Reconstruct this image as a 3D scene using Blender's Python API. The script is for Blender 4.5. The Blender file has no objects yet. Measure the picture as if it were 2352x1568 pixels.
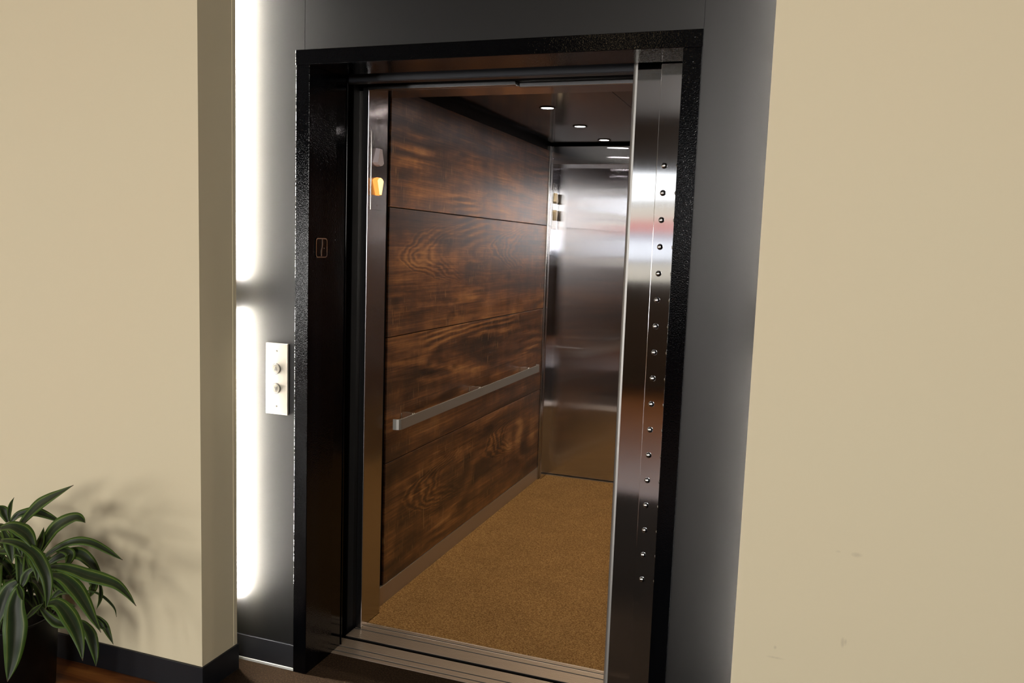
import bpy, bmesh, math, random
from mathutils import Vector, Matrix
sc = bpy.context.scene
COL = sc.collection
random.seed(7)

# ------------------------------------------------------------------ camera
cam_d = bpy.data.cameras.new('camera'); cam = bpy.data.objects.new('camera', cam_d); COL.objects.link(cam)
cam_d.sensor_fit = 'HORIZONTAL'; cam_d.sensor_width = 36.0
cam_d.lens = 1919.6 / 2352 * 36.0
cam_d.clip_start = 0.05; cam_d.clip_end = 100
_yaw, _pit, _rol = 0.3385, -0.1130, 0.0347
_fw = Vector((-math.sin(_yaw) * math.cos(_pit), math.cos(_yaw) * math.cos(_pit), math.sin(_pit)))
_r0 = Vector((math.cos(_yaw), math.sin(_yaw), 0)); _u0 = _r0.cross(_fw)
_r = _r0 * math.cos(_rol) + _u0 * math.sin(_rol); _u = -_r0 * math.sin(_rol) + _u0 * math.cos(_rol)
cam.matrix_world = Matrix(((_r.x, _u.x, -_fw.x, 1.6696), (_r.y, _u.y, -_fw.y, -2.4686), (_r.z, _u.z, -_fw.z, 1.5625), (0, 0, 0, 1)))
sc.camera = cam

# ------------------------------------------------------------------ world, exposure, daylight
sc.view_settings.view_transform = 'Standard'; sc.view_settings.look = 'None'
sc.view_settings.exposure = 0.0; sc.view_settings.gamma = 1.0; sc.view_settings.use_curve_mapping = False
w = bpy.data.worlds.new('sky'); sc.world = w; w.use_nodes = True
w.node_tree.nodes['Background'].inputs[0].default_value = (0.97, 1.0, 1.03, 1)
w.node_tree.nodes['Background'].inputs[1].default_value = 2.9
sc.cycles.sample_clamp_indirect = 6.0
sc.cycles.max_bounces = 10; sc.cycles.glossy_bounces = 6; sc.cycles.diffuse_bounces = 4

def area(name, loc, sx, sy, watts, color, rot, portal=False):
    d = bpy.data.lights.new(name, 'AREA'); d.shape = 'RECTANGLE'; d.size = sx; d.size_y = sy
    d.energy = watts; d.color = color
    o = bpy.data.objects.new(name, d); COL.objects.link(o); o.location = loc; o.rotation_euler = rot
    if portal: d.cycles.is_portal = True
    return o
R90 = math.pi / 2
TALL = [(-6.7, -6.0), (-5.0, -4.3), (-3.4, -2.75)]
TZ = (0.35, 1.95)
RZ_ = (1.5, 2.8)
BAND = (-2.55, 1.2)
FILLW = (1.35, 3.1)  # unseen window added to light the right cream wall
for a, b in TALL:
    area('daylight_and_fill', ((a + b) / 2, -6.62, (TZ[0] + TZ[1]) / 2), b - a, TZ[1] - TZ[0], 112, (1.0, 0.97, 0.93), (R90, 0, 0))
area('daylight_and_fill', ((FILLW[0] + FILLW[1]) / 2, -6.62, (RZ_[0] + RZ_[1]) / 2), FILLW[1] - FILLW[0], RZ_[1] - RZ_[0], 275, (1.0, 0.96, 0.90), (R90, 0, 0))  # fill light for the right wall, set in the added window
area('daylight_portal', ((BAND[0] + BAND[1]) / 2, -6.62, 1.83), BAND[1] - BAND[0], 1.3, 1, (1, 1, 1), (R90, 0, 0), True)

# ------------------------------------------------------------------ materials
def mat(name, color=(0.5, 0.5, 0.5), rough=0.5, metal=0.0, spec=0.5, emit=None, strength=0):
    m = bpy.data.materials.new(name); m.use_nodes = True
    b = m.node_tree.nodes['Principled BSDF']
    b.inputs['Base Color'].default_value = (*color, 1); b.inputs['Roughness'].default_value = rough
    b.inputs['Metallic'].default_value = metal; b.inputs['Specular IOR Level'].default_value = spec
    if emit:
        b.inputs['Emission Color'].default_value = (*emit, 1); b.inputs['Emission Strength'].default_value = strength
    return m
class G:
    """small node-graph helper"""
    def __init__(s, m): s.nt = m.node_tree; s.b = s.nt.nodes['Principled BSDF']
    def n(s, t, **k):
        x = s.nt.nodes.new(t)
        for a, v in k.items(): setattr(x, a, v)
        return x
    def l(s, a, b): s.nt.links.new(a, b)
    def pos(s, scale=(1, 1, 1), off=(0, 0, 0)):
        g = s.n('ShaderNodeNewGeometry'); mp = s.n('ShaderNodeMapping')
        mp.inputs['Scale'].default_value = scale; mp.inputs['Location'].default_value = off
        s.l(g.outputs['Position'], mp.inputs['Vector']); return mp.outputs[0]
    def noise(s, vec, scale=1, detail=3, rough=0.55, dist=0):
        x = s.n('ShaderNodeTexNoise'); x.inputs['Scale'].default_value = scale; x.inputs['Detail'].default_value = detail
        x.inputs['Roughness'].default_value = rough; x.inputs['Distortion'].default_value = dist
        s.l(vec, x.inputs['Vector']); return x.outputs['Fac']
    def ramp(s, fac, stops):
        r = s.n('ShaderNodeValToRGB'); e = r.color_ramp.elements
        while len(e) < len(stops): e.new(0.5)
        for i, (p, c) in enumerate(stops):
            e[i].position = p; e[i].color = (*c, 1) if isinstance(c, tuple) else (c, c, c, 1)
        s.l(fac, r.inputs[0]); return r.outputs[0]
    def math(s, op, a, b=None):
        x = s.n('ShaderNodeMath', operation=op)
        for i, v in enumerate((a, b)):
            if v is None: continue
            if hasattr(v, 'links'): s.l(v, x.inputs[i])
            else: x.inputs[i].default_value = v
        return x.outputs[0]
    def mix(s, fac, a, b, mode='MIX'):
        x = s.n('ShaderNodeMix', data_type='RGBA', blend_type=mode)
        for i, v in ((0, fac), (6, a), (7, b)):
            if hasattr(v, 'links'): s.l(v, x.inputs[i])
            elif i == 0: x.inputs[0].default_value = v
            else: x.inputs[i].default_value = (*v, 1)
        return x.outputs[2]
    def bump(s, h, strength=0.1, dist=0.001):
        x = s.n('ShaderNodeBump'); x.inputs['Strength'].default_value = strength; x.inputs['Distance'].default_value = dist
        s.l(h, x.inputs['Height']); s.l(x.outputs[0], s.b.inputs['Normal']); return x
    def col(s, c): s.l(c, s.b.inputs['Base Color'])
    def rgh(s, c): s.l(c, s.b.inputs['Roughness'])

M = {}
# painted drywall
m = M['paint'] = mat('cream_paint', (0.66, 0.59, 0.41), 0.62, 0, 0.25); g = G(m)
nz = g.noise(g.pos((1, 1, 1)), 1.3, 3)
g.col(g.mix(nz, (0.66, 0.59, 0.415), (0.68, 0.585, 0.405)))
g.bump(g.noise(g.pos(), 350, 2), 0.06, 0.001)
M['ceil_paint'] = mat('ceiling_paint', (0.14, 0.135, 0.13), 0.8, 0, 0.2)
M['dark_wall'] = mat('dark_lobby_wall', (0.10, 0.075, 0.055), 0.7, 0, 0.2)
M['rubber'] = mat('black_rubber', (0.0085, 0.009, 0.0115), 0.42, 0, 0.3)
# charcoal laminate with a fine woven dot emboss
m = M['laminate'] = mat('charcoal_laminate', (0.0036, 0.0035, 0.0034), 0.40, 0.0, 0.34); g = G(m)
v = g.n('ShaderNodeTexVoronoi'); v.inputs['Scale'].default_value = 420; g.l(g.pos(), v.inputs['Vector'])
g.bump(v.outputs['Distance'], 0.14, 0.0005)
M['black_base'] = mat('black_base', (0.012, 0.0125, 0.015), 0.35, 0, 0.45)
M['pale_strip'] = mat('pale_strip', (0.5, 0.5, 0.48), 0.5)
# black hammered gloss enamel
def enamel(name, bump):
    m = mat(name, (0.0008, 0.0009, 0.0012), 0.07, 0, 0.17); g = G(m)
    g.bump(g.noise(g.pos(), 260, 1, 0.4), bump, 0.0012); return m
M['hammer'] = enamel('hammered_black_enamel', 0.38)
M['gloss'] = enamel('gloss_black_enamel', 0.05)
M['void'] = mat('dark_steel_paint', (0.006, 0.006, 0.0065), 0.6, 0, 0.2)
M['bar_dark'] = mat('grey_painted_steel', (0.035, 0.038, 0.045), 0.35, 0.2, 0.4)
# stainless steels: vertical grain smears reflections sideways
def steel(name, base, rough, wave=0.0, grain=0.0, wscale=(1.4, 1.4, 3.0)):
    """upright brushing: hair-fine vertical scratches tip the normal sideways only"""
    m = mat(name, base, rough, 1.0); g = G(m)
    gr = g.noise(g.pos((420, 420, 3)), 1, 2, 0.5)
    g.rgh(g.math('ADD', g.math('MULTIPLY', gr, rough * 0.4), rough * 0.8))
    nrm = None
    if wave: nrm = g.bump(g.noise(g.pos(wscale), 1, 1, 0.4), 1.0, wave).outputs[0]
    if grain:
        geo = g.n('ShaderNodeNewGeometry'); sx = g.n('ShaderNodeSeparateXYZ'); g.l(geo.outputs['Position'], sx.inputs[0])
        wn = g.n('ShaderNodeTexWhiteNoise', noise_dimensions='1D')
        g.l(g.math('MULTIPLY', g.math('ADD', sx.outputs[0], sx.outputs[1]), 7000.0), wn.inputs['W'])
        k = g.math('MULTIPLY', g.math('SUBTRACT', wn.outputs['Value'], 0.5), grain)
        cr = g.n('ShaderNodeVectorMath', operation='CROSS_PRODUCT'); cr.inputs[0].default_value = (0, 0, 1); g.l(geo.outputs['Normal'], cr.inputs[1])
        sc_ = g.n('ShaderNodeVectorMath', operation='SCALE'); g.l(cr.outputs[0], sc_.inputs[0]); g.l(k, sc_.inputs['Scale'])
        ad = g.n('ShaderNodeVectorMath', operation='ADD'); g.l(nrm or geo.outputs['Normal'], ad.inputs[0]); g.l(sc_.outputs[0], ad.inputs[1])
        no = g.n('ShaderNodeVectorMath', operation='NORMALIZE'); g.l(ad.outputs[0], no.inputs[0]); g.l(no.outputs[0], g.b.inputs['Normal'])
    return m
M['steel_door'] = steel('brushed_stainless_door', (0.60, 0.60, 0.61), 0.06, 0.0012, 0.14)
M['steel_edge'] = steel('worn_stainless_edge', (0.48, 0.47, 0.45), 0.5)
M['steel_rear'] = steel('brushed_stainless_cab_door', (0.56, 0.565, 0.60), 0.04, 0.0020, 0.24)
M['steel_cab'] = steel('brushed_stainless_cab', (0.50, 0.48, 0.46), 0.14, 0.003, 0.35)
M['steel_ret'] = steel('brushed_stainless_column', (0.46, 0.44, 0.42), 0.15, 0.005, 0.30, (3, 3, 5))
M['angle'] = mat('dull_steel_angle', (0.36, 0.36, 0.37), 0.24, 1.0)
M['kick'] = mat('satin_kick_plate', (0.46, 0.39, 0.31), 0.40, 0.85)
M['steel_ceil'] = steel('dark_stainless_ceiling', (0.19, 0.19, 0.195), 0.11, 0.002)
M['rivet'] = mat('polished_rivet', (0.75, 0.75, 0.76), 0.10, 1.0)
M['alu'] = mat('ribbed_aluminium', (0.50, 0.40, 0.31), 0.34, 0.85)
M['rail'] = mat('satin_steel_rail', (0.46, 0.45, 0.42), 0.45, 0.9)
M['bracket'] = mat('polished_bracket', (0.72, 0.66, 0.56), 0.2, 1.0)
M['chrome'] = mat('chrome', (0.8, 0.77, 0.7), 0.1, 1.0)
M['plate'] = mat('satin_ivory_plate', (0.34, 0.318, 0.265), 0.38, 0.0, 0.5)
M['button'] = mat('satin_button', (0.22, 0.205, 0.17), 0.35, 0.2)
M['arrow'] = mat('engraved_arrow', (0.07, 0.065, 0.055), 0.6)
M['groove'] = mat('dark_groove', (0.03, 0.03, 0.03), 0.7)
M['lens_off'] = mat('frosted_lens', (0.55, 0.48, 0.50), 0.35, 0, 0.5)
M['lens_tan'] = mat('amber_tinted_lens', (0.50, 0.42, 0.28), 0.35, 0, 0.5)
M['lens_on'] = mat('lit_amber_lens', (0.9, 0.6, 0.3), 0.4, 0, 0.4, (1.0, 0.66, 0.30), 1.5)
M['lens_on_side'] = mat('lit_amber_lens_side', (0.9, 0.4, 0.1), 0.4, 0, 0.4, (1.0, 0.36, 0.07), 1.0)
M['tube'] = mat('fluorescent_tube', (0.9, 0.9, 0.9), 0.4, 0, 0.3, (1.0, 0.945, 0.86), 600)
M['tube_right'] = mat('right_fluorescent_tube', (0.9, 0.9, 0.9), 0.4, 0, 0.3, (1.0, 0.945, 0.88), 700)  # right-hand tubes, strength set separately
M['cap'] = mat('lamp_cap', (0.7, 0.7, 0.7), 0.4, 0.6)
M['led'] = mat('led_lens', (0.9, 0.9, 0.9), 0.4, 0, 0.3, (1.0, 0.88, 0.86), 60)
M['lamp_glow'] = mat('lobby_lamp_diffuser', (0.9, 0.9, 0.9), 0.5, 0, 0.3, (1.0, 0.74, 0.42), 12)
M['ring'] = mat('black_lamp_ring', (0.02, 0.02, 0.02), 0.4, 0.5)
M['street'] = mat('street_cream', (0.62, 0.55, 0.44), 0.8)
M['street_red'] = mat('street_red', (0.62, 0.23, 0.20), 0.7)
M['street_white'] = mat('street_white', (0.95, 0.96, 1.0), 0.5)
M['street_grey'] = mat('street_grey', (0.40, 0.42, 0.46), 0.7)
# carpets
def carpet(name, a, b, c):
    m = mat(name, a, 0.95, 0, 0.05); g = G(m)
    n1 = g.noise(g.pos(), 170, 3, 0.7); n2 = g.noise(g.pos(), 5, 2, 0.5)
    k = g.ramp(n1, [(0.32, a), (0.52, b), (0.72, c)])
    g.col(g.mix(0.45, k, g.ramp(n2, [(0.3, 0.72), (0.7, 1.0)]), 'MULTIPLY'))
    g.bump(n1, 0.7, 0.004); return m
M['carpet_cab'] = carpet('cab_carpet', (0.11, 0.052, 0.015), (0.25, 0.138, 0.048), (0.41, 0.255, 0.105))
M['carpet_hall'] = carpet('hall_carpet', (0.008, 0.0045, 0.0025), (0.020, 0.012, 0.0065), (0.046, 0.028, 0.0155))
# lobby wood floor
m = M['floor'] = mat('lobby_wood_floor', (0.2, 0.08, 0.02), 0.3, 0, 0.5); g = G(m)
n1 = g.noise(g.pos((3, 22, 3)), 1, 4, 0.6, 0.6)
g.col(g.ramp(n1, [(0.28, (0.035, 0.010, 0.004)), (0.5, (0.20, 0.065, 0.016)), (0.72, (0.36, 0.145, 0.035))]))
# rustic walnut laminate, one variation per board
def wood(name, off, eyes=()):
    m = mat(name, (0.1, 0.05, 0.02), 0.34, 0, 0.45); g = G(m)
    ox, oz = off
    broad = g.noise(g.pos((0, 0.95, 7.0), (ox, oz, ox)), 1, 9, 0.66, 0.6)
    grain = g.noise(g.pos((0, 2.2, 130), (ox, ox, ox)), 1, 5, 0.7, 0.5)
    blotch = g.noise(g.pos((0, 4.5, 7.0), (oz, ox, oz)), 1, 4, 0.62)
    warp = g.noise(g.pos((0, 3.0, 9.0), (ox, ox, oz)), 1, 3, 0.5)
    field = g.noise(g.pos((0, 0.30, 2.7), (oz, ox * 2, oz)), 1, 0, 0.3, 0.1)
    rings = g.math('SINE', g.math('ADD', g.math('MULTIPLY', field, 150.0), g.math('MULTIPLY', warp, 6.0)))
    rmask = g.ramp(g.noise(g.pos((0, 1.3, 3.4), (oz, oz, ox)), 1, 1, 0.5), [(0.55, 0.0), (0.66, 1.0)])
    tone = g.math('ADD', g.math('MULTIPLY', broad, 0.95), g.math('MULTIPLY', g.math('SUBTRACT', grain, 0.14), 0.52))
    tone = g.math('ADD', tone, g.math('MULTIPLY', g.math('MULTIPLY', rings, 0.11), rmask))
    tone = g.math('ADD', tone, g.math('MULTIPLY', g.math('SUBTRACT', blotch, 0.5), 0.30))
    chop = g.noise(g.pos((0, 11, 2.2), (oz, oz, ox)), 1, 3, 0.6)      # upright smears of the rustic print
    tone = g.math('ADD', tone, g.math('MULTIPLY', g.math('SUBTRACT', chop, 0.5), 0.22))
    geo = g.n('ShaderNodeNewGeometry'); sx = g.n('ShaderNodeSeparateXYZ'); g.l(geo.outputs['Position'], sx.inputs[0])
    for y0, z0 in eyes:     # cathedral figure: nested arcs opening away from the entrance
        dz = g.math('SUBTRACT', sx.outputs[2], z0)
        v = g.math('SUBTRACT', g.math('SUBTRACT', sx.outputs[1], y0), g.math('MULTIPLY', g.math('MULTIPLY', dz, dz), 26.0))
        v = g.math('ADD', v, g.math('MULTIPLY', g.math('SUBTRACT', warp, 0.5), 0.46))
        arcs = g.math('SINE', g.math('MULTIPLY', v, 78.0))
        mk = g.math('MULTIPLY', g.ramp(v, [(0.0, 0.0), (0.03, 1.0), (0.30, 0.8), (0.52, 0.0)]), g.ramp(g.math('ABSOLUTE', dz), [(0.06, 1.0), (0.17, 0.0)]))
        tone = g.math('ADD', tone, g.math('MULTIPLY', g.math('MULTIPLY', arcs, mk), 0.105))
    c = g.ramp(tone, [(0.40, (0.018, 0.010, 0.0065)), (0.56, (0.050, 0.023, 0.0115)), (0.68, (0.105, 0.043, 0.0165)), (0.79, (0.195, 0.082, 0.027)), (0.93, (0.34, 0.165, 0.055))])
    knots = g.n('ShaderNodeTexVoronoi'); knots.inputs['Scale'].default_value = 1.0
    g.l(g.pos((0, 3.0, 8.0), (ox, ox, oz)), knots.inputs['Vector'])
    km = g.ramp(g.math('ADD', knots.outputs['Distance'], g.math('MULTIPLY', blotch, 0.55)), [(0.34, 1.0), (0.46, 0.0)])
    c = g.mix(g.math('MULTIPLY', km, 0.45), c, (0.008, 0.005, 0.004))
    sm = g.noise(g.pos((0, 105, 15), (ox, oz, oz)), 1, 2, 0.4)
    sk = g.math('MULTIPLY', g.ramp(sm, [(0.63, 0.0), (0.70, 1.0)]), g.ramp(g.noise(g.pos((0, 3, 5), (oz, oz, ox)), 1, 2), [(0.47, 0.0), (0.58, 1.0)]))
    c = g.mix(g.math('MULTIPLY', sk, 0.5), c, (0.30, 0.16, 0.065))
    g.col(c); g.bump(grain, 0.08, 0.001)
    return m
WOOD = [wood('walnut_board', o, e) for o, e in (((1.7, 3.1), [(0.80, 0.40), (1.75, 0.44)]), ((5.2, 0.4), []), ((2.9, 7.7), [(0.72, 1.52), (1.78, 1.55)]), ((8.3, 4.6), []))]
# leaves: striped across the blade (u) with a brown dry tip (v)
m = M['leaf'] = mat('striped_leaf', (0.05, 0.1, 0.02), 0.45, 0, 0.30); g = G(m)
uv = g.n('ShaderNodeUVMap'); sp = g.n('ShaderNodeSeparateXYZ'); g.l(uv.outputs[0], sp.inputs[0])
d = g.math('MULTIPLY', g.math('ABSOLUTE', g.math('SUBTRACT', sp.outputs[0], 0.5)), 2.0)
d = g.math('ADD', d, g.math('MULTIPLY', g.math('SUBTRACT', g.noise(g.pos(), 30, 2), 0.5), 0.06))
c = g.ramp(d, [(0.0, (0.030, 0.036, 0.014)), (0.10, (0.015, 0.022, 0.008)), (0.38, (0.011, 0.022, 0.006)), (0.50, (0.018, 0.040, 0.007)), (0.60, (0.030, 0.060, 0.009)), (0.66, (0.135, 0.155, 0.036)), (0.72, (0.045, 0.088, 0.010)), (1.0, (0.038, 0.080, 0.009))])
c = g.mix(0.5, c, g.ramp(g.noise(g.pos(), 14, 3, 0.6), [(0.3, 0.55), (0.7, 1.35)]), 'MULTIPLY')
tip = g.ramp(sp.outputs[1], [(0.955, 0.0), (0.985, 1.0)])
g.col(g.mix(tip, c, (0.09, 0.06, 0.04)))
M['leaf_yellow'] = mat('yellowed_leaf', (0.62, 0.36, 0.02), 0.5)
M['cane'] = mat('plant_cane', (0.06, 0.05, 0.025), 0.7)
M['soil'] = mat('potting_soil', (0.012, 0.009, 0.007), 0.95, 0, 0.1)
M['pot'] = mat('black_glazed_pot', (0.0028, 0.0024, 0.0022), 0.45, 0, 0.2)
m = M['glass'] = mat('window_glass', (1, 1, 1), 0.02); nt = m.node_tree
tr = nt.nodes.new('ShaderNodeBsdfTransparent'); gl = nt.nodes.new('ShaderNodeBsdfGlossy'); gl.inputs['Roughness'].default_value = 0.02
mx = nt.nodes.new('ShaderNodeMixShader'); mx.inputs[0].default_value = 0.06
nt.links.new(tr.outputs[0], mx.inputs[1]); nt.links.new(gl.outputs[0], mx.inputs[2])
nt.links.new(mx.outputs[0], nt.nodes['Material Output'].inputs['Surface'])
M['frame_w'] = mat('window_frame_grey', (0.10, 0.10, 0.11), 0.5)

# ------------------------------------------------------------------ mesh helpers
def box(bm, lo, hi, bev=0.0):
    x0, y0, z0 = lo; x1, y1, z1 = hi
    v = [bm.verts.new(p) for p in ((x0, y0, z0), (x1, y0, z0), (x1, y1, z0), (x0, y1, z0), (x0, y0, z1), (x1, y0, z1), (x1, y1, z1), (x0, y1, z1))]
    fs = [bm.faces.new([v[i] for i in q]) for q in ((3, 2, 1, 0), (4, 5, 6, 7), (0, 1, 5, 4), (1, 2, 6, 5), (2, 3, 7, 6), (3, 0, 4, 7))]
    if bev:
        es = list({e for f in fs for e in f.edges})
        bmesh.ops.bevel(bm, geom=es, offset=bev, segments=2, affect='EDGES', profile=0.5)
    return bm
def prism(bm, poly, axis, a, b):
    """extrude a closed polygon (2D) along axis 0/1/2 from a to b"""
    def P(q, t):
        return (t, q[0], q[1]) if axis == 0 else ((q[0], t, q[1]) if axis == 1 else (q[0], q[1], t))
    A = [bm.verts.new(P(q, a)) for q in poly]; B = [bm.verts.new(P(q, b)) for q in poly]
    n = len(poly)
    bm.faces.new(A); bm.faces.new(B[::-1])
    for i in range(n): bm.faces.new((A[i], B[i], B[(i + 1) % n], A[(i + 1) % n]))
    bmesh.ops.recalc_face_normals(bm, faces=bm.faces[:])
    return bm
def lathe(bm, prof, c, axis=2, seg=32):
    """prof: list of (radius, height) swept about an axis through c"""
    rings = []
    for r, h in prof:
        ring = []
        for k in range(seg):
            t = 2 * math.pi * k / seg; a, b = r * math.cos(t), r * math.sin(t)
            p = (a, b, h) if axis == 2 else ((a, h, b) if axis == 1 else (h, a, b))
            ring.append(bm.verts.new((c[0] + p[0], c[1] + p[1], c[2] + p[2])))
        rings.append(ring)
    for A, B in zip(rings, rings[1:]):
        for k in range(seg): bm.faces.new((A[k], A[(k + 1) % seg], B[(k + 1) % seg], B[k]))
    bm.faces.new(rings[0]); bm.faces.new(rings[-1][::-1])
    bmesh.ops.recalc_face_normals(bm, faces=bm.faces[:])
    return bm
def obj(name, bm, material, parent=None, smooth=False, loc=None):
    """link bm (world coordinates) as one mesh object; its origin is loc, its parent's origin, or its own base centre"""
    base = Vector((0, 0, 0))
    if loc is not None: base = Vector(loc)
    elif bm.verts:
        xs = [v.co.x for v in bm.verts]; ys = [v.co.y for v in bm.verts]; zs = [v.co.z for v in bm.verts]
        base = Vector(((min(xs) + max(xs)) / 2, (min(ys) + max(ys)) / 2, min(zs)))
    bmesh.ops.translate(bm, verts=bm.verts[:], vec=-base)
    me = bpy.data.meshes.new(name); bm.to_mesh(me); bm.free()
    me.materials.append(material)
    if smooth:
        for p in me.polygons: p.use_smooth = True
    o = bpy.data.objects.new(name, me); COL.objects.link(o)
    if parent:
        o.parent = parent; pl = parent
        off = Vector((0, 0, 0))
        while pl: off += pl.location; pl = pl.parent
        o.location = base - off
    else: o.location = base
    return o
def B(): return bmesh.new()
def struct(name, bm, material, parent=None):
    o = obj(name, bm, material, parent)
    if parent is None: o['kind'] = 'structure'
    return o
def tag(o, label, cat, group=None):
    o['label'] = label; o['category'] = cat
    if group: o['group'] = group
    return o
def thing(name, loc, label, cat, group=None):
    o = bpy.data.objects.new(name, None); COL.objects.link(o); o.location = loc; o.empty_display_size = 0.05
    return tag(o, label, cat, group)
def dup(o, loc, label=None, group=None):
    r = o.copy(); COL.objects.link(r); r.location = loc
    if label: r['label'] = label
    if group: r['group'] = group
    for ch in list(o.children):
        c = ch.copy(); COL.objects.link(c); c.parent = r
        for gch in ch.children:
            d_ = gch.copy(); COL.objects.link(d_); d_.parent = c
    return r
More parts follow.
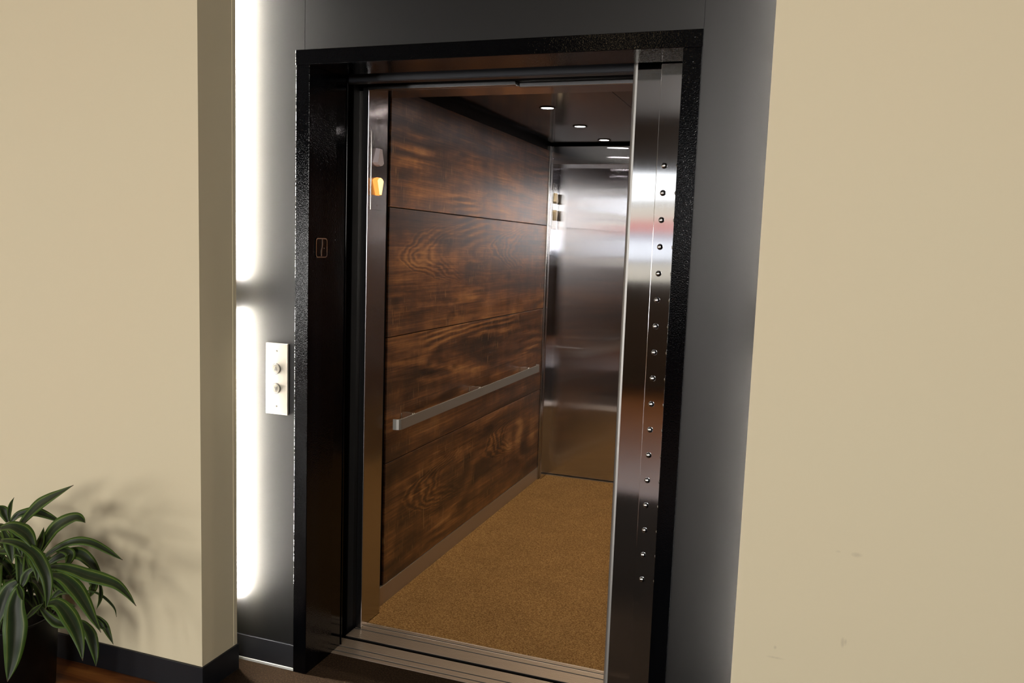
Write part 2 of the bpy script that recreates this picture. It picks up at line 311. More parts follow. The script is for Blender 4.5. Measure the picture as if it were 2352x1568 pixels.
LEAVES = [
    ([(-0.726,-0.490,0.592), (-0.683,-0.492,0.634), (-0.636,-0.494,0.674), (-0.586,-0.496,0.705), (-0.537,-0.498,0.732), (-0.476,-0.500,0.766)], 0.0414),
    ([(-0.814,-0.450,0.579), (-0.789,-0.442,0.606), (-0.762,-0.433,0.616), (-0.729,-0.425,0.621), (-0.697,-0.417,0.614), (-0.664,-0.408,0.601), (-0.629,-0.400,0.586)], 0.0347),
    ([(-0.641,-0.500,0.503), (-0.600,-0.503,0.561), (-0.554,-0.507,0.614), (-0.504,-0.510,0.647), (-0.455,-0.513,0.667), (-0.427,-0.517,0.666), (-0.410,-0.520,0.659)], 0.0444),
    ([(-0.642,-0.500,0.503), (-0.620,-0.507,0.545), (-0.601,-0.513,0.578), (-0.583,-0.520,0.619)], 0.0269),
    ([(-0.624,-0.500,0.494), (-0.581,-0.496,0.529), (-0.533,-0.491,0.559), (-0.480,-0.487,0.578), (-0.423,-0.483,0.579), (-0.367,-0.479,0.562), (-0.339,-0.474,0.548), (-0.313,-0.470,0.536)], 0.0291),
    ([(-0.636,-0.470,0.466), (-0.591,-0.462,0.498), (-0.547,-0.453,0.515), (-0.510,-0.445,0.514), (-0.479,-0.437,0.489), (-0.460,-0.428,0.456), (-0.447,-0.420,0.433)], 0.0430),
    ([(-0.561,-0.530,0.493), (-0.506,-0.533,0.504), (-0.447,-0.536,0.505), (-0.384,-0.539,0.499), (-0.321,-0.541,0.497), (-0.265,-0.544,0.491), (-0.221,-0.547,0.469), (-0.185,-0.550,0.440)], 0.0445),
    ([(-0.550,-0.540,0.473), (-0.494,-0.550,0.484), (-0.444,-0.560,0.479), (-0.395,-0.570,0.458), (-0.353,-0.580,0.429), (-0.312,-0.590,0.393), (-0.273,-0.600,0.361)], 0.0493),
    ([(-0.554,-0.540,0.376), (-0.508,-0.550,0.393), (-0.464,-0.560,0.385), (-0.421,-0.570,0.357), (-0.389,-0.580,0.328), (-0.365,-0.590,0.293), (-0.348,-0.600,0.255)], 0.0523),
    ([(-0.472,-0.500,0.318), (-0.442,-0.504,0.311), (-0.414,-0.508,0.291), (-0.396,-0.512,0.256), (-0.385,-0.516,0.223), (-0.380,-0.520,0.192)], 0.0352),
    ([(-0.459,-0.450,0.317), (-0.436,-0.448,0.306), (-0.417,-0.445,0.286), (-0.403,-0.442,0.257), (-0.388,-0.440,0.227)], 0.0238),
    ([(-0.519,-0.440,0.388), (-0.471,-0.436,0.390), (-0.436,-0.432,0.379), (-0.406,-0.428,0.357), (-0.394,-0.424,0.337), (-0.393,-0.420,0.312)], 0.0086),
    ([(-0.420,-0.460,0.439), (-0.415,-0.460,0.412), (-0.420,-0.460,0.379), (-0.435,-0.460,0.347)], 0.0139),
    ([(-0.737,-0.550,0.601), (-0.686,-0.552,0.617), (-0.643,-0.554,0.613), (-0.610,-0.556,0.599), (-0.589,-0.558,0.576), (-0.575,-0.560,0.553)], 0.0479),
    ([(-0.726,-0.560,0.565), (-0.667,-0.565,0.573), (-0.609,-0.570,0.568), (-0.558,-0.575,0.551), (-0.526,-0.580,0.523), (-0.502,-0.585,0.490), (-0.492,-0.590,0.454), (-0.490,-0.595,0.421), (-0.495,-0.600,0.391)], 0.0419),
    ([(-0.620,-0.580,0.436), (-0.622,-0.591,0.409), (-0.618,-0.603,0.374), (-0.605,-0.614,0.332), (-0.595,-0.626,0.286), (-0.592,-0.637,0.234), (-0.591,-0.649,0.195), (-0.590,-0.660,0.165)], 0.0705),
    ([(-0.631,-0.580,0.452), (-0.648,-0.595,0.433), (-0.655,-0.610,0.397), (-0.656,-0.625,0.359), (-0.653,-0.640,0.316)], 0.0544),
    ([(-0.755,-0.500,0.610), (-0.755,-0.500,0.637), (-0.747,-0.500,0.666), (-0.731,-0.500,0.692)], 0.0144),
    ([(-0.762,-0.500,0.604), (-0.773,-0.500,0.626), (-0.784,-0.500,0.645), (-0.808,-0.500,0.653)], 0.0335),
    ([(-0.534,-0.550,0.467), (-0.498,-0.557,0.464), (-0.469,-0.563,0.454), (-0.441,-0.570,0.443)], 0.0230),
    ([(-0.622,-0.470,0.347), (-0.594,-0.462,0.377), (-0.555,-0.455,0.390), (-0.517,-0.448,0.392), (-0.485,-0.440,0.385)], 0.0307),
    ([(-0.649,-0.540,0.308), (-0.621,-0.543,0.333), (-0.590,-0.547,0.358), (-0.560,-0.550,0.381)], 0.0207),
    ([(-0.646,-0.460,0.327), (-0.616,-0.450,0.316), (-0.580,-0.440,0.323), (-0.555,-0.430,0.324)], 0.0279),
    ([(-0.630,-0.500,0.334), (-0.607,-0.490,0.302), (-0.578,-0.480,0.280), (-0.537,-0.470,0.278), (-0.513,-0.460,0.283)], 0.0333),
    ([(-0.595,-0.550,0.492), (-0.613,-0.560,0.475), (-0.620,-0.570,0.446), (-0.620,-0.580,0.427)], 0.0270),
    ([(-0.637,-0.580,0.447), (-0.615,-0.587,0.431), (-0.599,-0.593,0.414), (-0.586,-0.600,0.405)], 0.0215),
    ([(-0.500,-0.430,0.427), (-0.481,-0.427,0.411), (-0.491,-0.423,0.384), (-0.509,-0.420,0.356)], 0.0272),
    ([(-0.587,-0.480,0.528), (-0.543,-0.478,0.534), (-0.524,-0.475,0.522), (-0.539,-0.472,0.492), (-0.565,-0.470,0.477)], 0.0321),
    ([(-0.778,-0.520,0.507), (-0.741,-0.520,0.517), (-0.706,-0.520,0.518), (-0.677,-0.520,0.504)], 0.0387),
    ([(-0.714,-0.530,0.602), (-0.683,-0.537,0.582), (-0.659,-0.543,0.552), (-0.646,-0.550,0.520)], 0.0325),
    ([(-0.762,-0.520,0.587), (-0.732,-0.527,0.553), (-0.713,-0.533,0.521), (-0.701,-0.540,0.485)], 0.0331),
    ([(-0.604,-0.550,0.562), (-0.588,-0.560,0.533), (-0.560,-0.570,0.505), (-0.545,-0.580,0.463)], 0.0318),
    ([(-0.443,-0.460,0.317), (-0.421,-0.460,0.301), (-0.410,-0.460,0.289), (-0.399,-0.460,0.289)], 0.0161),
]

# ------------------------------------------------------------------ measured dimensions (metres)
W, WF, HH, HT = 1.339, 0.053, 2.141, 2.190       # entrance frame: outer width, face width, opening height, top
XC0, XC1 = 0.0235, 1.640                         # inside faces of the cab's side walls
YS, YG, YC0, YC1 = 0.175, 0.299, 0.321, 0.455    # landing sill front, sill gap, cab sill
YR = 2.965                                       # face of the rear cab door
ZC = 2.231                                       # cab ceiling
LX0, LX1, LY = -7.5, 9.0, -6.5                   # lobby
ZT = 3.0

# ------------------------------------------------------------------ the setting: lobby
b = B(); box(b, (LX0, LY, -0.03), (-0.26, -0.058, 0)); box(b, (-0.26, LY, -0.03), (LX1, -2.3, 0))
struct('floor', b, M['floor'])
b = B(); box(b, (-0.26, -2.3, -0.03), (LX1, 0.012, 0)); box(b, (0, 0.012, -0.03), (W, YS, 0))
struct('floor.001', b, M['carpet_hall'])
struct('ceiling', box(B(), (LX0 - 0.2, LY - 0.2, ZT), (LX1 + 0.2, 0.17, ZT + 0.1)), M['ceil_paint'])
# wall around the entrance, faced with three charcoal laminate sheets and a black base
b = B(); box(b, (-1.6, 0.013, 0), (0, 0.17, ZT)); box(b, (W, 0.013, 0), (3.2, 0.17, ZT)); box(b, (0, 0.013, HT), (W, 0.17, ZT))
wb = struct('wall_back', b, M['void'])
b = B(); box(b, (-0.6, 0.011, 0.0965), (-0.0005, 0.013, ZT)); box(b, (-0.0005, 0.011, HT + 0.001), (0.0265, 0.013, ZT)); struct('laminate_panel', b, M['laminate'], wb)
struct('laminate_panel', box(B(), (0.0278, 0.011, HT + 0.001), (W - 0.0007, 0.013, ZT)), M['laminate'], wb)
b = B(); box(b, (W + 0.0005, 0.011, 0.0965), (2.0, 0.013, ZT)); struct('laminate_panel', b, M['laminate'], wb)
for i, (x0, x1) in enumerate(((-0.6, -0.0005), (W + 0.0005, 2.0))):
    struct(('baseboard_back_left', 'baseboard_back_right')[i], box(B(), (x0, 0.006, 0.010), (x1, 0.013, 0.0955), 0.0006), M['black_base'])
    struct('trim_%d' % (i + 1), box(B(), (x0, 0.003, 0.0), (x1, 0.013, 0.0095), 0.001), M['pale_strip'])
# cream walls standing forward on both sides, lit gap behind them
wl = struct('wall_left', box(B(), (LX0, -0.242, 0), (-0.2, -0.058, ZT)), M['paint'])
struct('corner_bead', box(B(), (-0.203, -0.076, 0.0945), (-0.1985, -0.0575, ZT), 0.001), M['paint'], wl)
PR = mat('cream_paint_marked', (0.66, 0.59, 0.41), 0.62, 0, 0.25); g = G(PR)
c = g.mix(g.noise(g.pos(), 1.3, 3), (0.66, 0.59, 0.415), (0.68, 0.585, 0.405))
for mx_, mz_, rx_, rz_, st in ((1.831, 0.817, 0.016, 0.008, 0.20), (1.787, 0.819, 0.008, 0.004, 0.12), (1.815, 0.581, 0.006, 0.016, 0.25), (1.822, 0.583, 0.004, 0.011, 0.2), (1.654, 0.507, 0.028, 0.004, 0.16), (1.652, 0.535, 0.005, 0.006, 0.2)):
    vd = g.n('ShaderNodeVectorMath', operation='LENGTH'); g.l(g.pos((1 / rx_, 0, 1 / rz_), (-mx_ / rx_, 0, -mz_ / rz_)), vd.inputs[0])
    mk = g.math('MULTIPLY', g.ramp(vd.outputs['Value'], [(0.25, 1.0), (1.0, 0.0)]), st)
    c = g.mix(g.math('MULTIPLY', mk, g.math('ADD', g.noise(g.pos(), 160, 2), 0.45)), c, (0.12, 0.09, 0.08))
g.col(c)
wr = struct('wall_right', box(B(), (1.545, -0.242, 0), (LX1, -0.058, ZT)), PR)
struct('added_light_shield', box(B(), (1.545, -0.058, 0.1), (1.549, -0.0195, ZT)), M['paint'], wr)  # unseen shield added to keep the right tubes off the left return
b = B(); box(b, (LX0, -0.250, 0), (-0.192, -0.242, 0.0935), 0.0008); box(b, (-0.2, -0.2425, 0), (-0.192, -0.056, 0.0935), 0.0008)
struct('baseboard_left', b, M['rubber'])
b = B(); box(b, (1.537, -0.250, 0), (LX1, -0.242, 0.0935), 0.0008); box(b, (1.537, -0.2425, 0), (1.545, -0.056, 0.0935), 0.0008)
struct('baseboard_right', b, M['rubber'])
struct('wall_west', box(B(), (LX0 - 0.2, LY - 0.2, 0), (LX0, 0.17, ZT)), M['paint'])
struct('wall_east', box(B(), (LX1, LY - 0.2, 0), (LX1 + 0.2, 0.17, ZT)), M['dark_wall'])
struct('wall_gap_left', box(B(), (-1.62, -0.058, 0), (-1.6, 0.17, ZT)), M['paint'])
struct('wall_gap_right', box(B(), (3.2, -0.058, 0), (3.22, 0.17, ZT)), M['paint'])
# wall opposite the lift with its windows, the last one an added fill
b = B()
holes = [(a, c, TZ[0], TZ[1]) for a, c in TALL] + [(BAND[0], BAND[1], 1.18, 2.48), (FILLW[0], FILLW[1], RZ_[0], RZ_[1])]
x = LX0
for a, c, z0, z1 in holes:
    box(b, (x, LY - 0.2, 0), (a, LY, ZT)); box(b, (a, LY - 0.2, 0), (c, LY, z0)); box(b, (a, LY - 0.2, z1), (c, LY, ZT)); x = c
box(b, (x, LY - 0.2, 0), (LX1, LY, ZT))
struct('wall_front', b, M['dark_wall'])
for i, (a, c, z0, z1) in enumerate(holes):
    b = B(); t = 0.05
    box(b, (a, LY - 0.09, z0), (a + t, LY - 0.03, z1)); box(b, (c - t, LY - 0.09, z0), (c, LY - 0.03, z1))
    box(b, (a + t, LY - 0.09, z0), (c - t, LY - 0.03, z0 + t)); box(b, (a + t, LY - 0.09, z1 - t), (c - t, LY - 0.03, z1))
    if i == 3:
        for zz in (2.09, 1.44): box(b, (a + t, LY - 0.08, zz - 0.012), (c - t, LY - 0.04, zz + 0.012))
    o = struct('window_%d' % (i + 1), b, M['frame_w'])
    struct('pane', box(B(), (a + t, LY - 0.064, z0 + t), (c - t, LY - 0.058, z1 - t)), M['glass'], o)
# street front seen through the band window
b = B(); box(b, (-14, -15.4, 0), (8, -15.0, 2.60)); sf = struct('wall_street', b, M['street'])
struct('stripe', box(B(), (-14, -15.0, 1.94), (8, -14.97, 2.20)), M['street_red'], sf)
struct('stripe', box(B(), (-14, -15.0, 1.78), (8, -14.98, 1.94)), M['street_grey'], sf)
struct('stripe', box(B(), (-14, -15.0, 1.36), (8, -14.96, 1.78)), M['street_white'], sf)
struct('floor.002', box(B(), (-14, -15.4, -0.2), (8, -6.7, -0.05)), M['street_grey'])
# hoistway round the cab
b = B()
box(b, (-0.75, 0.17, -0.6), (-0.7, 3.5, 3.1)); box(b, (2.4, 0.17, -0.6), (2.45, 3.5, 3.1)); box(b, (-0.75, 3.45, -0.6), (2.45, 3.5, 3.1))
box(b, (-0.75, 0.17, 3.0), (2.45, 3.5, 3.1)); box(b, (-0.75, 0.17, -0.6), (2.45, 3.5, -0.55))
box(b, (-0.75, -0.10, -0.6), (2.45, 0.17, -0.55)); box(b, (-0.75, -0.10, -0.55), (2.45, -0.06, -0.031)); box(b, (-0.75, -0.06, -0.55), (-0.7, 0.17, -0.031)); box(b, (2.4, -0.06, -0.55), (2.45, 0.17, -0.031))
struct('wall_hoistway', b, M['void'])

# ------------------------------------------------------------------ entrance frame
fr = thing('door_frame', (W / 2, 0.08, 0), 'glossy black hammered steel frame around the open lift entrance', 'door frame')
obj('jamb', box(B(), (0, 0, 0), (WF, 0.172, HH - 0.0004), 0.0015), M['hammer'], fr)
obj('jamb', box(B(), (W - WF, 0, 0), (W, 0.172, HH - 0.0004), 0.0015), M['hammer'], fr)
obj('head', box(B(), (-0.0015, -0.0015, HH), (W + 0.0015, 0.172, HT), 0.0015), M['hammer'], fr)
b = B(); box(b, (-0.03, 0.174, 0.001), (WF - 0.003, 0.250, 2.30), 0.0015); box(b, (WF - 0.004, 0.244, 0.001), (WF + 0.0005, 0.250, 2.30), 0.0008)
obj('strike_jamb', b, M['gloss'], fr)
b = B(); box(b, (-0.02, 0.262, 2.1325), (1.9, 0.300, 2.30), 0.001); box(b, (-0.02, 0.255, 2.134), (1.9, 0.262, 2.153), 0.001)
obj('track_cover', b, M['bar_dark'], fr)
obj('soffit_plate', box(B(), (WF - 0.01, 0.173, 2.30), (W, 0.30, 2.31)), M['void'], fr)

# jamb floor plate: rounded metal border with a raised mark
sg = thing('floor_marker_plate', (WF, 0.0775, 1.535), 'small black plate with rounded metal rim on the left jamb', 'sign')
def rrect(cx, cz, hw, hh, r, n=6):
    p = []
    for k, (sx, sz) in enumerate(((1, 1), (-1, 1), (-1, -1), (1, -1))):
        for i in range(n + 1):
            t = math.radians(90 * k + 90 * i / n)
            p.append((cx + sx * (hw - r) + r * math.cos(t), cz + sz * (hh - r) + r * math.sin(t)))
    return p
obj('plate', prism(B(), rrect(0.0775, 1.535, 0.036, 0.034, 0.012), 0, WF, WF + 0.002), M['gloss'], sg)
b = B(); po = rrect(0.0775, 1.535, 0.036, 0.034, 0.012); pi_ = rrect(0.0775, 1.535, 0.0325, 0.0305, 0.009); n = len(po)
rings = [[b.verts.new((xx, q[0], q[1])) for q in pp] for pp, xx in ((po, WF), (po, WF + 0.0035), (pi_, WF + 0.0035), (pi_, WF))]
for A, C_ in zip(rings, rings[1:]):
    for i in range(n): b.faces.new((A[i], A[(i + 1) % n], C_[(i + 1) % n], C_[i]))
bmesh.ops.recalc_face_normals(b, faces=b.faces[:])
obj('rim', b, M['chrome'], sg)
b = B()
path = [(0.082, 1.566), (0.0825, 1.556), (0.0825, 1.546), (0.081, 1.538), (0.0775, 1.529), (0.0765, 1.518), (0.077, 1.506)]
for (y0, z0), (y1, z1) in zip(path, path[1:]):
    prism(b, [(y0 - 0.0025, z0), (y0 + 0.0025, z0), (y1 + 0.0025, z1), (y1 - 0.0025, z1)], 0, WF + 0.002, WF + 0.0035)
obj('raised_mark', b, M['bracket'], sg)
obj('dot', lathe(B(), [(0.0022, 0), (0.0018, 0.0012), (0.0006, 0.0016)], (WF + 0.002, 0.0935, 1.534), 0, 12), M['bracket'], sg, True)

# ------------------------------------------------------------------ call station
PY = 0.0105
cs = thing('call_station', (-0.0745, PY, 0.944), 'ivory lift call plate with two round buttons beside the black frame', 'call buttons')
obj('plate', box(B(), (-0.1195, 0.002, 0.944), (-0.0295, PY, 1.197), 0.0012), M['plate'], cs)
for z, up in ((1.107, True), (1.037, False)):
    bt = obj('button', lathe(B(), [(0.0165, 0.0), (0.0165, -0.003), (0.0155, -0.0038), (0.0, -0.0038)][:3] + [(0.001, -0.0042)], (-0.076, 0.002, z), 1, 32), M['button'], cs, False)
    s = 1 if up else -1
    tri = [(-0.076 - 0.0055, z - s * 0.006), (-0.076 + 0.0055, z - s * 0.006), (-0.076, z + s * 0.008)]
    obj('arrow', prism(B(), tri, 1, -0.0026, -0.0022), M['arrow'], bt)
    b = B(); seg = 36; RR = [(0.0175, 0.0022), (0.0175, 0.0014), (0.0190, 0.0014), (0.0190, 0.0022)]
    ring = [[b.verts.new((-0.076 + r * math.cos(2 * math.pi * k / seg), y, z + r * math.sin(2 * math.pi * k / seg))) for k in range(seg)] for r, y in RR]
    for A, C_ in zip(ring, ring[1:]):
        for k in range(seg): b.faces.new((A[k], A[(k + 1) % seg], C_[(k + 1) % seg], C_[k]))
    obj('collar', b, M['groove'], bt)
for z in (1.170, 0.973):
    obj('screw', lathe(B(), [(0.003, 0.002), (0.003, 0.0012), (0.0015, 0.0008)], (-0.0745, 0, z), 1, 16), M['arrow'], cs)

# ------------------------------------------------------------------ lamps hidden in the gaps behind the cream walls
def tube(x, z0, z1, label, mt='tube'):
    t = thing('fluorescent_tube', (x, -0.026, z0), label, 'lamp', 'tubes behind the cream walls')
    obj('glass_tube', lathe(B(), [(0.008, z0 + 0.02), (0.008, z1 - 0.02)], (x, -0.026, 0), 2, 20), M[mt], t, True)
    for a, c in ((z0, z0 + 0.022), (z1 - 0.022, z1)):
        obj('end_cap', lathe(B(), [(0.0085, a), (0.0085, c)], (x, -0.026, 0), 2, 20), M['cap'], t)
    b = B(); box(b, (x - 0.02, -0.058, z0 - 0.01), (x + 0.02, -0.046, z1 + 0.01)); box(b, (x - 0.006, -0.046, z0 + 0.002), (x + 0.006, -0.034, z0 + 0.018)); box(b, (x - 0.006, -0.046, z1 - 0.018), (x + 0.006, -0.034, z1 - 0.002))
    obj('batten', b, M['cap'], t)
tube(-0.264, 0.205, 1.325, 'lower glowing tube behind the edge of the left cream wall')
tube(-0.264, 1.395, 2.56, 'upper glowing tube behind the edge of the left cream wall')
tube(1.635, 0.205, 1.325, 'lower glowing tube behind the edge of the right cream wall', 'tube_right')
tube(1.635, 1.395, 2.56, 'upper glowing tube behind the edge of the right cream wall', 'tube_right')

# ------------------------------------------------------------------ landing sill
def ribbed(y0, y1, slots, pitch, top=0.0015, bottom=-0.03):
    """cross-section (y,z): fine ribs with deep running slots"""
    pts = [(y0, bottom), (y0, top - 0.001)]
    y = y0
    while y < y1 - 0.0005:
        s = next((q for q in slots if q[0] <= y + pitch / 2 < q[1]), None)
        if s:
            pts += [(s[0], top - 0.001), (s[0] + 0.0003, -0.018), (s[1] - 0.0003, -0.018), (s[1], top - 0.001)]; y = s[1]; continue
        e = min(y + pitch, y1, *[q[0] for q in slots if q[0] > y] or [y1])
        w_ = e - y
        if w_ < 0.0012: y = e; continue
        pts += [(y + w_ * 0.12, top - 0.0012), (y + w_ * 0.22, top), (y + w_ * 0.78, top), (y + w_ * 0.88, top - 0.0012)]; y = e
    pts += [(y1, top - 0.001), (y1, bottom)]
    return pts
o = obj('landing_sill', prism(B(), ribbed(YS + 0.001, YG, [(0.197, 0.204), (0.2335, 0.2405)], 0.0085), 0, 0.0, 1.9), M['alu'])
for y0, y1 in ((0.1965, 0.2045), (0.233, 0.241)): obj('slot_shade', box(B(), (0.0, y0, -0.02), (1.9, y1, 0.0003)), M['groove'], o)  # dark filler bars put in so the running slots read as shaded
tag(o, 'ribbed aluminium threshold strip nearest the dark hall carpet', 'threshold')

# ------------------------------------------------------------------ landing door leaves, slid open to the right
d1 = thing('sliding_door_leaf', (1.5, 0.237, 0.006), 'stainless sliding door leaf with rounded leading edge, farther into the opening', 'sliding door')
prof = [(1.1125, 0.222), (1.95, 0.222), (1.95, 0.252), (1.1125, 0.252)]
obj('panel', prism(B(), prof, 2, 0.006, 2.29), M['steel_door'], d1)
prof = [(1.1125, 0.2215), (1.1125, 0.2525)]
edge = [(1.1124, 0.2222), (1.1124, 0.2518), (1.104, 0.2505), (1.0975, 0.246), (1.0955, 0.2395), (1.0965, 0.233), (1.100, 0.2275), (1.1055, 0.2238)]
obj('edge_strip', prism(B(), edge, 2, 0.006, 2.29), M['steel_edge'], d1)
d2 = thing('sliding_door_leaf', (1.58, 0.2, 0.006), 'stainless sliding door leaf with two columns of round rivets beside the right jamb', 'sliding door')
obj('panel', box(B(), (1.1935, 0.185, 0.006), (1.95, 0.215, 2.29), 0.0016), M['steel_door'], d2)
RZ = [1.829 - k * (1.829 - 0.487) / 16 for k in range(17)]
r0 = None
for xx in (1.2185, 1.2640):
    for z in RZ:
        if r0 is None:
            bm_ = lathe(B(), [(0.0095, 0.0), (0.0088, -0.0028), (0.0066, -0.0052), (0.0034, -0.0065), (0.0004, -0.0070)], (xx, 0.185, z), 1, 24)
            r0 = obj('rivet', bm_, M['rivet'], d2, True, loc=(xx, 0.185, z))
        else:
            c = r0.copy(); COL.objects.link(c); c.parent = d2
            c.location = Vector((xx, 0.185, z)) - d2.location

# ------------------------------------------------------------------ the lift cab
car = thing('lift_cab', (0.83, 1.7, -0.02), 'lift cab with dark rustic wood boards and stainless trim behind the entrance', 'lift')
# side wall cores, boards with shadow gaps, kick plates
SE = [0.0855, 0.6236, 1.1650, 1.7064, 2.1900]
for side, (xf, s) in enumerate(((XC0, -1), (XC1, 1))):
    obj('wall_core', box(B(), (min(xf + s * 0.012, xf + s * 0.06), 0.36, -0.02), (max(xf + s * 0.012, xf + s * 0.06), 3.05, 2.36)), M['void'], car)
    for k in range(4):
        b = box(B(), (min(xf, xf + s * 0.012), 0.640, SE[k] + 0.002), (max(xf, xf + s * 0.012), 2.803, SE[k + 1] - 0.002), 0.0012)
        obj('wood_board', b, WOOD[(k + 2 * side) % 4], car)
    obj('kick_plate', box(B(), (min(xf - s * 0.001, xf + s * 0.012), 0.570, 0.0), (max(xf - s * 0.001, xf + s * 0.012), 2.812, 0.0850), 0.0008), M['kick'], car)
    # front and rear stainless columns
    xi = 0.053 if s < 0 else W - WF
    xo = XC0 - 0.06 if s < 0 else XC1 + 0.06
    b = box(B(), (min(xi, xo), 0.402, -0.001), (max(xi, xo), 0.552, 2.16), 0.0015)
    obj('front_column', b, M['steel_ret'], car)
    xi2 = 0.047 if s < 0 else W - 0.047
    obj('rear_column', box(B(), (min(xi2, xo), 2.828, -0.001), (max(xi2, xo), YR + 0.02, 2.218), 0.0015), M['steel_rear'], car)
    xp = xf - s * 0.009
    obj('corner_post', box(B(), (min(xp, xo), 2.808, 0.0), (max(xp, xo), 2.8275, 2.219), 0.0015), M['steel_cab'], car)
obj('corner_angle', box(B(), (0.0285, 0.3975, 0.0), (0.0545, 0.4035, 2.16), 0.002), M['angle'], car)
obj('front_header', box(B(), (XC0 - 0.05, 0.402, 2.127), (XC1 + 0.05, 0.552, 2.40), 0.001), M['steel_cab'], car)
for x0, x1, z0 in ((0.054, 0.6465, 2.1275), (0.6605, 1.30, 2.1195)):
    b = B(); box(b, (x0, 0.380, z0), (x1, 0.3995, z0 + 0.016), 0.0025)
    obj('header_strip', b, M['angle'], car)
obj('header_back', box(B(), (-0.03, 0.392, 2.145), (1.9, 0.401, 2.40)), M['void'], car)
for xx in (0.566, 0.858):
    obj('header_screw', lathe(B(), [(0.004, 0.392), (0.0035, 0.3895), (0.001, 0.389)], (xx, 0, 2.158), 1, 14), M['rivet'], car, True)
# ceiling: two dark steel sheets with a narrow joint, floating off the walls; can holes are covered by the lamp rings
for x0, x1 in ((XC0 + 0.033, 0.821), (0.824, XC1 - 0.033)):
    obj('ceiling_sheet', box(B(), (x0, 0.556, ZC), (x1, 2.822, ZC + 0.02), 0.001), M['steel_ceil'], car)
obj('roof', box(B(), (XC0 - 0.08, 0.36, 2.36), (XC1 + 0.08, 3.05, 2.40)), M['void'], car)
# rear doorway
obj('rear_header', box(B(), (0.016, 2.830, 2.104), (XC1 - 0.016, YR + 0.02, 2.217), 0.0015), M['steel_rear'], car)
obj('rear_door', box(B(), (0.0, YR, 0.012), (W, YR + 0.03, 2.2), 0.0015), M['steel_rear'], car)
obj('rear_sill', box(B(), (0.0, 2.945, -0.02), (W, 3.05, 0.004)), M['alu'], car)
obj('platform', box(B(), (XC0 - 0.06, YC1, -0.12), (XC1 + 0.06, 3.05, -0.002)), M['void'], car)
obj('cab_sill', prism(B(), ribbed(YC0, YC1, [(0.3890, 0.3960), (0.4270, 0.4330)], 0.0085), 0, 0.028, 1.9), M['alu'], car)
for y0, y1 in ((0.3885, 0.3965), (0.4265, 0.4335)): obj('slot_shade', box(B(), (0.028, y0, -0.02), (1.9, y1, 0.0003)), M['groove'], car)  # near-black bars painting the shade inside the cab sill slots
obj('sill_gap_shade', box(B(), (0.028, YC0 - 0.0015, -0.35), (1.9, YC0 - 0.0002, -0.0005)), M['void'], car)  # black sheet over the sill's front face, standing in for the gap's shade
xa = 0.0545
o = obj('carpet', prism(B(), [(xa, YC1 + 0.0005), (W - xa, YC1 + 0.0005), (W - xa, 0.5535), (XC1 - 0.002, 0.5535), (XC1 - 0.002, 2.8065), (XC1 - 0.011, 2.8065), (XC1 - 0.011, 2.8265), (W - xa, 2.8265), (W - xa, 2.9445), (xa - 0.006, 2.9445), (xa - 0.006, 2.8265), (XC0 + 0.011, 2.8265), (XC0 + 0.011, 2.8065), (XC0 + 0.002, 2.8065), (XC0 + 0.002, 0.5535), (xa, 0.5535)], 2, -0.0015, 0.004), M['carpet_cab'])
tag(o, 'golden brown carpet covering the lift cab floor', 'carpet')

# handrail on the wood wall
hr = thing('handrail', (0.055, 1.61, 0.775), 'flat steel handrail across the dark wood boards on the left', 'handrail')
b = B()
prof = [(0.0785, 0.652)]
x0_, x1_ = 0.0815, 0.0875
out = [(XC0 + 0.001 + 0.030, 0.640), (0.070, 0.6415), (0.0795, 0.6465), (0.0860, 0.655), (0.0875, 0.668), (0.0875, 2.560), (0.0850, 2.572), (0.0785, 2.580), (0.062, 2.583)]
inn = [(0.062, 2.577), (0.076, 2.575), (0.0805, 2.569), (0.0815, 2.558), (0.0815, 0.670), (0.080, 0.660), (0.0755, 0.6525), (0.069, 0.648), (XC0 + 0.031, 0.646)]
obj('bar', prism(B(), out + inn, 2, 0.776, 0.821), M['rail'], hr)
for yy in (0.785, 1.560, 2.370):
    b = B(); box(b, (XC0, yy - 0.016, 0.786), (XC0 + 0.005, yy + 0.016, 0.822), 0.001); box(b, (XC0 + 0.005, yy - 0.012, 0.800), (0.0812, yy + 0.012, 0.826), 0.0015)
    obj('bracket', b, M['bracket'], hr)

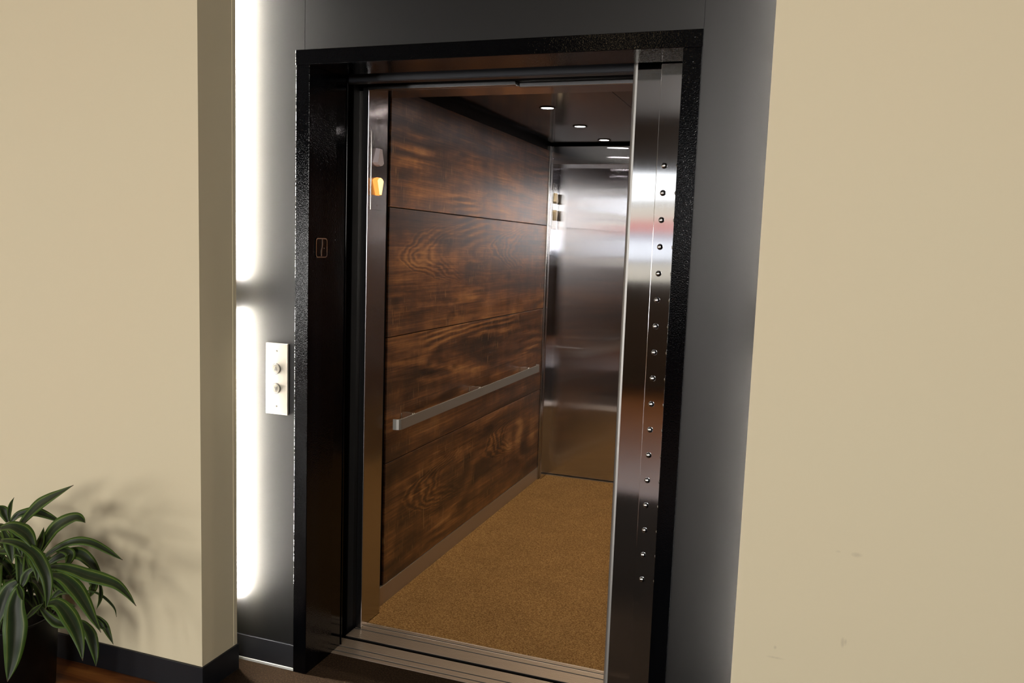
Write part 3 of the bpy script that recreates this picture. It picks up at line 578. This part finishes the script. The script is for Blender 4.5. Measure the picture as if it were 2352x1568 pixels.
# lanterns on the cab columns
def lantern(x, yc, lit, label):
    t = thing('arrow_lantern', (x, yc, 1.686), label, 'indicator light')
    obj('plate', box(B(), (x, yc - 0.046, 1.686), (x + 0.0022, yc + 0.046, 1.985), 0.0008), M['steel_ret'], t)
    def lens(name, poly, mt, side=None):
        b = B(); a = [b.verts.new((x + 0.0022, yc + p, z)) for p, z in poly]
        cy = sum(p for p, z in poly) / len(poly); cz = sum(z for p, z in poly) / len(poly)
        c_ = [b.verts.new((x + 0.017, yc + cy + (p - cy) * 0.70 + 0.003, cz + (z - cz) * 0.93)) for p, z in poly]; n = len(poly)
        b.faces.new(c_)
        b.faces.new(a[::-1])
        for i in range(n): b.faces.new((a[i], a[(i + 1) % n], c_[(i + 1) % n], c_[i]))
        bmesh.ops.recalc_face_normals(b, faces=b.faces[:])
        o_ = obj(name, b, mt, t)
        if side:
            o_.data.materials.append(side)
            for f in o_.data.polygons:
                if f.normal.x < 0.9: f.material_index = 1
        return o_
    up = [(-0.010, 1.923), (0.014, 1.923), (0.035, 1.866), (0.020, 1.857), (0.0, 1.853), (-0.020, 1.857), (-0.035, 1.866)]
    dn = [(p, 1.742 + (1.923 - z)) for p, z in up]
    o = lens('lens', up, M['lens_off'] if lit else M['lens_tan']); o['label'] = 'pale unlit arrow lens pointing up' if lit else 'tan arrow lens pointing up'
    o = lens('lens', dn, M['lens_on'] if lit else M['lens_tan'], M['lens_on_side'] if lit else None); o['label'] = 'glowing orange arrow lens pointing down' if lit else 'tan arrow lens pointing down'
    for z in (1.955, 1.704):
        obj('screw', lathe(B(), [(0.003, 0.0020), (0.0025, 0.0034), (0.0008, 0.0038)], (x, yc + 0.004, z), 0, 12), M['rivet'], t, True)
    return t
lantern(0.053, 0.467, True, 'arrow lantern with glowing orange lens on the front stainless column')
lantern(0.047, 2.893, False, 'unlit tan arrow lantern on the column beside the rear door')

# downlights
first = None
def downlight(x, y, label):
    t = thing('downlight', (x, y, ZC), label, 'ceiling light', 'downlights in the cab ceiling')
    seg = 32; b = B()
    RR = [(0.031, ZC - 0.0005), (0.032, ZC - 0.004), (0.038, ZC - 0.0045), (0.041, ZC - 0.001), (0.041, ZC + 0.0002)]
    ring = [[b.verts.new((x + r * math.cos(2 * math.pi * k / seg), y + r * math.sin(2 * math.pi * k / seg), z)) for k in range(seg)] for r, z in RR]
    for A, C_ in zip(ring, ring[1:]):
        for k in range(seg): b.faces.new((A[k], A[(k + 1) % seg], C_[(k + 1) % seg], C_[k]))
    bmesh.ops.recalc_face_normals(b, faces=b.faces[:])
    obj('ring', b, M['ring'], t, True)
    obj('lens', lathe(B(), [(0.031, -0.0008), (0.026, -0.0022), (0.012, -0.0032), (0.001, -0.0035)], (x, y, ZC), 2, 28), M['led'], t, True)
    d = bpy.data.lights.new('downlight_beam', 'SPOT'); d.energy = CABW; d.color = (1.0, 0.84, 0.62); d.spot_size = math.radians(150); d.spot_blend = 0.9; d.shadow_soft_size = 0.028
    l = bpy.data.objects.new('downlight_beam', d); COL.objects.link(l); l.location = (x, y, ZC - 0.035)
    return t
CABW = 14.0
names = {0: 'downlight in the cab ceiling, first behind the entrance header', 1: 'lit downlight farthest from the rear door of the three in view', 2: 'lit downlight in the middle of the visible ceiling row', 3: 'lit downlight closest to the rear door of the lift cab'}
for col, x in enumerate((0.425, 1.235)):
    for i, y in enumerate((0.87, 1.462, 2.068, 2.640)):
        downlight(x, y, names[i] if col == 0 else 'lit downlight in the hidden row behind the door leaves')

# lobby ceiling lamps (behind the camera; they show in the black enamel)
for k, (x, y) in enumerate(((0.42, -2.96),)):
    t = thing('lobby_ceiling_lamp', (x, y, ZT), 'round warm ceiling lamp in the lobby', 'ceiling light')
    obj('rim', lathe(B(), [(0.17, ZT), (0.17, ZT - 0.03), (0.15, ZT - 0.035)], (x, y, 0), 2, 32), M['cap'], t)
    obj('diffuser', lathe(B(), [(0.148, ZT - 0.034), (0.12, ZT - 0.05), (0.01, ZT - 0.055)], (x, y, 0), 2, 32), M['lamp_glow'], t, True)

# ------------------------------------------------------------------ plant
PC = Vector((-0.812, -0.478, 0))
pt = thing('planter', (PC.x, PC.y, 0), 'round glossy black planter on the wood floor by the cream wall', 'planter')
obj('pot', lathe(B(), [(0.135, 0.0), (0.142, 0.004), (0.157, 0.262), (0.157, 0.268), (0.147, 0.268), (0.145, 0.235), (0.01, 0.235)], (PC.x, PC.y, 0), 2, 64), M['pot'], pt, True)
obj('soil', lathe(B(), [(0.1445, 0.2355), (0.1445, 0.256), (0.08, 0.262), (0.001, 0.264)], (PC.x, PC.y, 0), 2, 40), M['soil'], pt, True)
pl = thing('dracaena', (PC.x, PC.y, 0.265), 'dark green striped strap-leaf plant growing in the black planter', 'plant')
def smooth_path(P, n):
    Q = [P[0] * 2 - P[1]] + P + [P[-1] * 2 - P[-2]]; out = []
    m_ = len(P) - 1
    for k in range(n + 1):
        t = k / n * m_; i = min(int(t), m_ - 1); f = t - i
        a, b_, c, d_ = Q[i], Q[i + 1], Q[i + 2], Q[i + 3]
        out.append(0.5 * ((2 * b_) + (c - a) * f + (2 * a - 5 * b_ + 4 * c - d_) * f * f + (3 * b_ - a - 3 * c + d_) * f ** 3))
    return out
def leaf(P, width, facing, material):
    n = 28; C_ = smooth_path([Vector(p) for p in P], n)
    for c in C_:
        q = Vector((c.x - PC.x, c.y - PC.y, 0))
        if c.z < 0.285 and q.length < 0.178: q = q.normalized() * 0.178; c.x = PC.x + q.x; c.y = PC.y + q.y   # hang outside the rim
        c.y = min(c.y, -0.262)
    b = bmesh.new(); uvl = b.loops.layers.uv.new('UVMap'); rows = []
    prev = None
    for k, c in enumerate(C_):
        t = k / n
        tan = (C_[min(k + 1, n)] - C_[max(k - 1, 0)]).normalized()
        side = tan.cross(facing); side = side.normalized() if side.length > 1e-4 else Vector((1, 0, 0))
        if prev is not None: side = (side * 0.5 + prev * 0.5).normalized() if side.dot(prev) > 0 else (-side * 0.5 + prev * 0.5).normalized()
        prev = side; nor = side.cross(tan).normalized()
        if nor.dot(facing) < 0: nor = -nor
        wv = width * 0.5 * (0.34 + 0.66 * min(1, t / 0.45) ** 0.8) * (1 - max(0, (t - 0.42) / 0.58) ** 1.65)
        wv = max(wv, 0.0006)
        row = []
        for u in (-1, -0.62, -0.2, 0, 0.2, 0.62, 1):
            row.append((b.verts.new(c + side * (u * wv) + nor * (abs(u) * wv * 0.22 - 0.05 * wv)), (u + 1) / 2, t))
        rows.append(row)
    for A, D in zip(rows, rows[1:]):
        for i in range(6):
            q = (A[i], A[i + 1], D[i + 1], D[i])
            f = b.faces.new([e[0] for e in q])
            for lp, e in zip(f.loops, q): lp[uvl].uv = (e[1], e[2])
    bmesh.ops.recalc_face_normals(b, faces=b.faces[:])
    o = obj('leaf', b, material, pl, True)
    md = o.modifiers.new('thickness', 'SOLIDIFY'); md.thickness = 0.0007
    return o
FACE = Vector((0.60, -0.52, 0.60)).normalized()
for P, wd in LEAVES: leaf(P, wd, FACE, M['leaf'])
leaf([(-0.80, -0.60, 0.30), (-0.835, -0.62, 0.26), (-0.858, -0.62, 0.20), (-0.866, -0.615, 0.14)], 0.03, FACE, M['leaf_yellow'])['label'] = 'yellowed drooping leaf'
canes = [(-0.835, -0.485, 0.47), (-0.765, -0.50, 0.42), (-0.90, -0.50, 0.50), (-0.80, -0.42, 0.40)]
for cx, cy, cz in canes:
    b = B(); P = [Vector((cx * 0.5 + PC.x * 0.5, cy * 0.5 + PC.y * 0.5, 0.2645)), Vector((cx, cy, (0.27 + cz) / 2)), Vector((cx, cy, cz))]
    rings = []
    for c in smooth_path(P, 8): rings.append([b.verts.new((c.x + 0.010 * math.cos(2 * math.pi * k / 12), c.y + 0.010 * math.sin(2 * math.pi * k / 12), c.z)) for k in range(12)])
    for A, D in zip(rings, rings[1:]):
        for k in range(12): b.faces.new((A[k], A[(k + 1) % 12], D[(k + 1) % 12], D[k]))
    b.faces.new(rings[-1]); bmesh.ops.recalc_face_normals(b, faces=b.faces[:])
    obj('cane', b, M['cane'], pl, True)
rnd = random.Random(11)
for k in range(64):
    cx, cy, cz = canes[k % 4]
    az = 2.4 * k + rnd.uniform(-0.3, 0.3)
    L_ = rnd.uniform(0.17, 0.27); lift = rnd.uniform(0.02, 0.11)
    dx, dy = math.cos(az), math.sin(az)
    if dy > 0.3: L_ *= 0.7
    if dx > 0.3: L_ *= 0.72
    z0 = cz - rnd.uniform(0.0, 0.10)
    P = [Vector((cx, cy, z0))]
    for t in (0.3, 0.6, 0.85, 1.0):
        P.append(Vector((cx + dx * L_ * t, cy + dy * L_ * t, z0 + lift * math.sin(t * 2.4) * 1.2 - 0.20 * t ** 2.5 * L_ / 0.25)))
    leaf(P, rnd.uniform(0.024, 0.036), Vector((dx * 0.25 + 0.25, dy * 0.25 - 0.25, 1)).normalized(), M['leaf'])
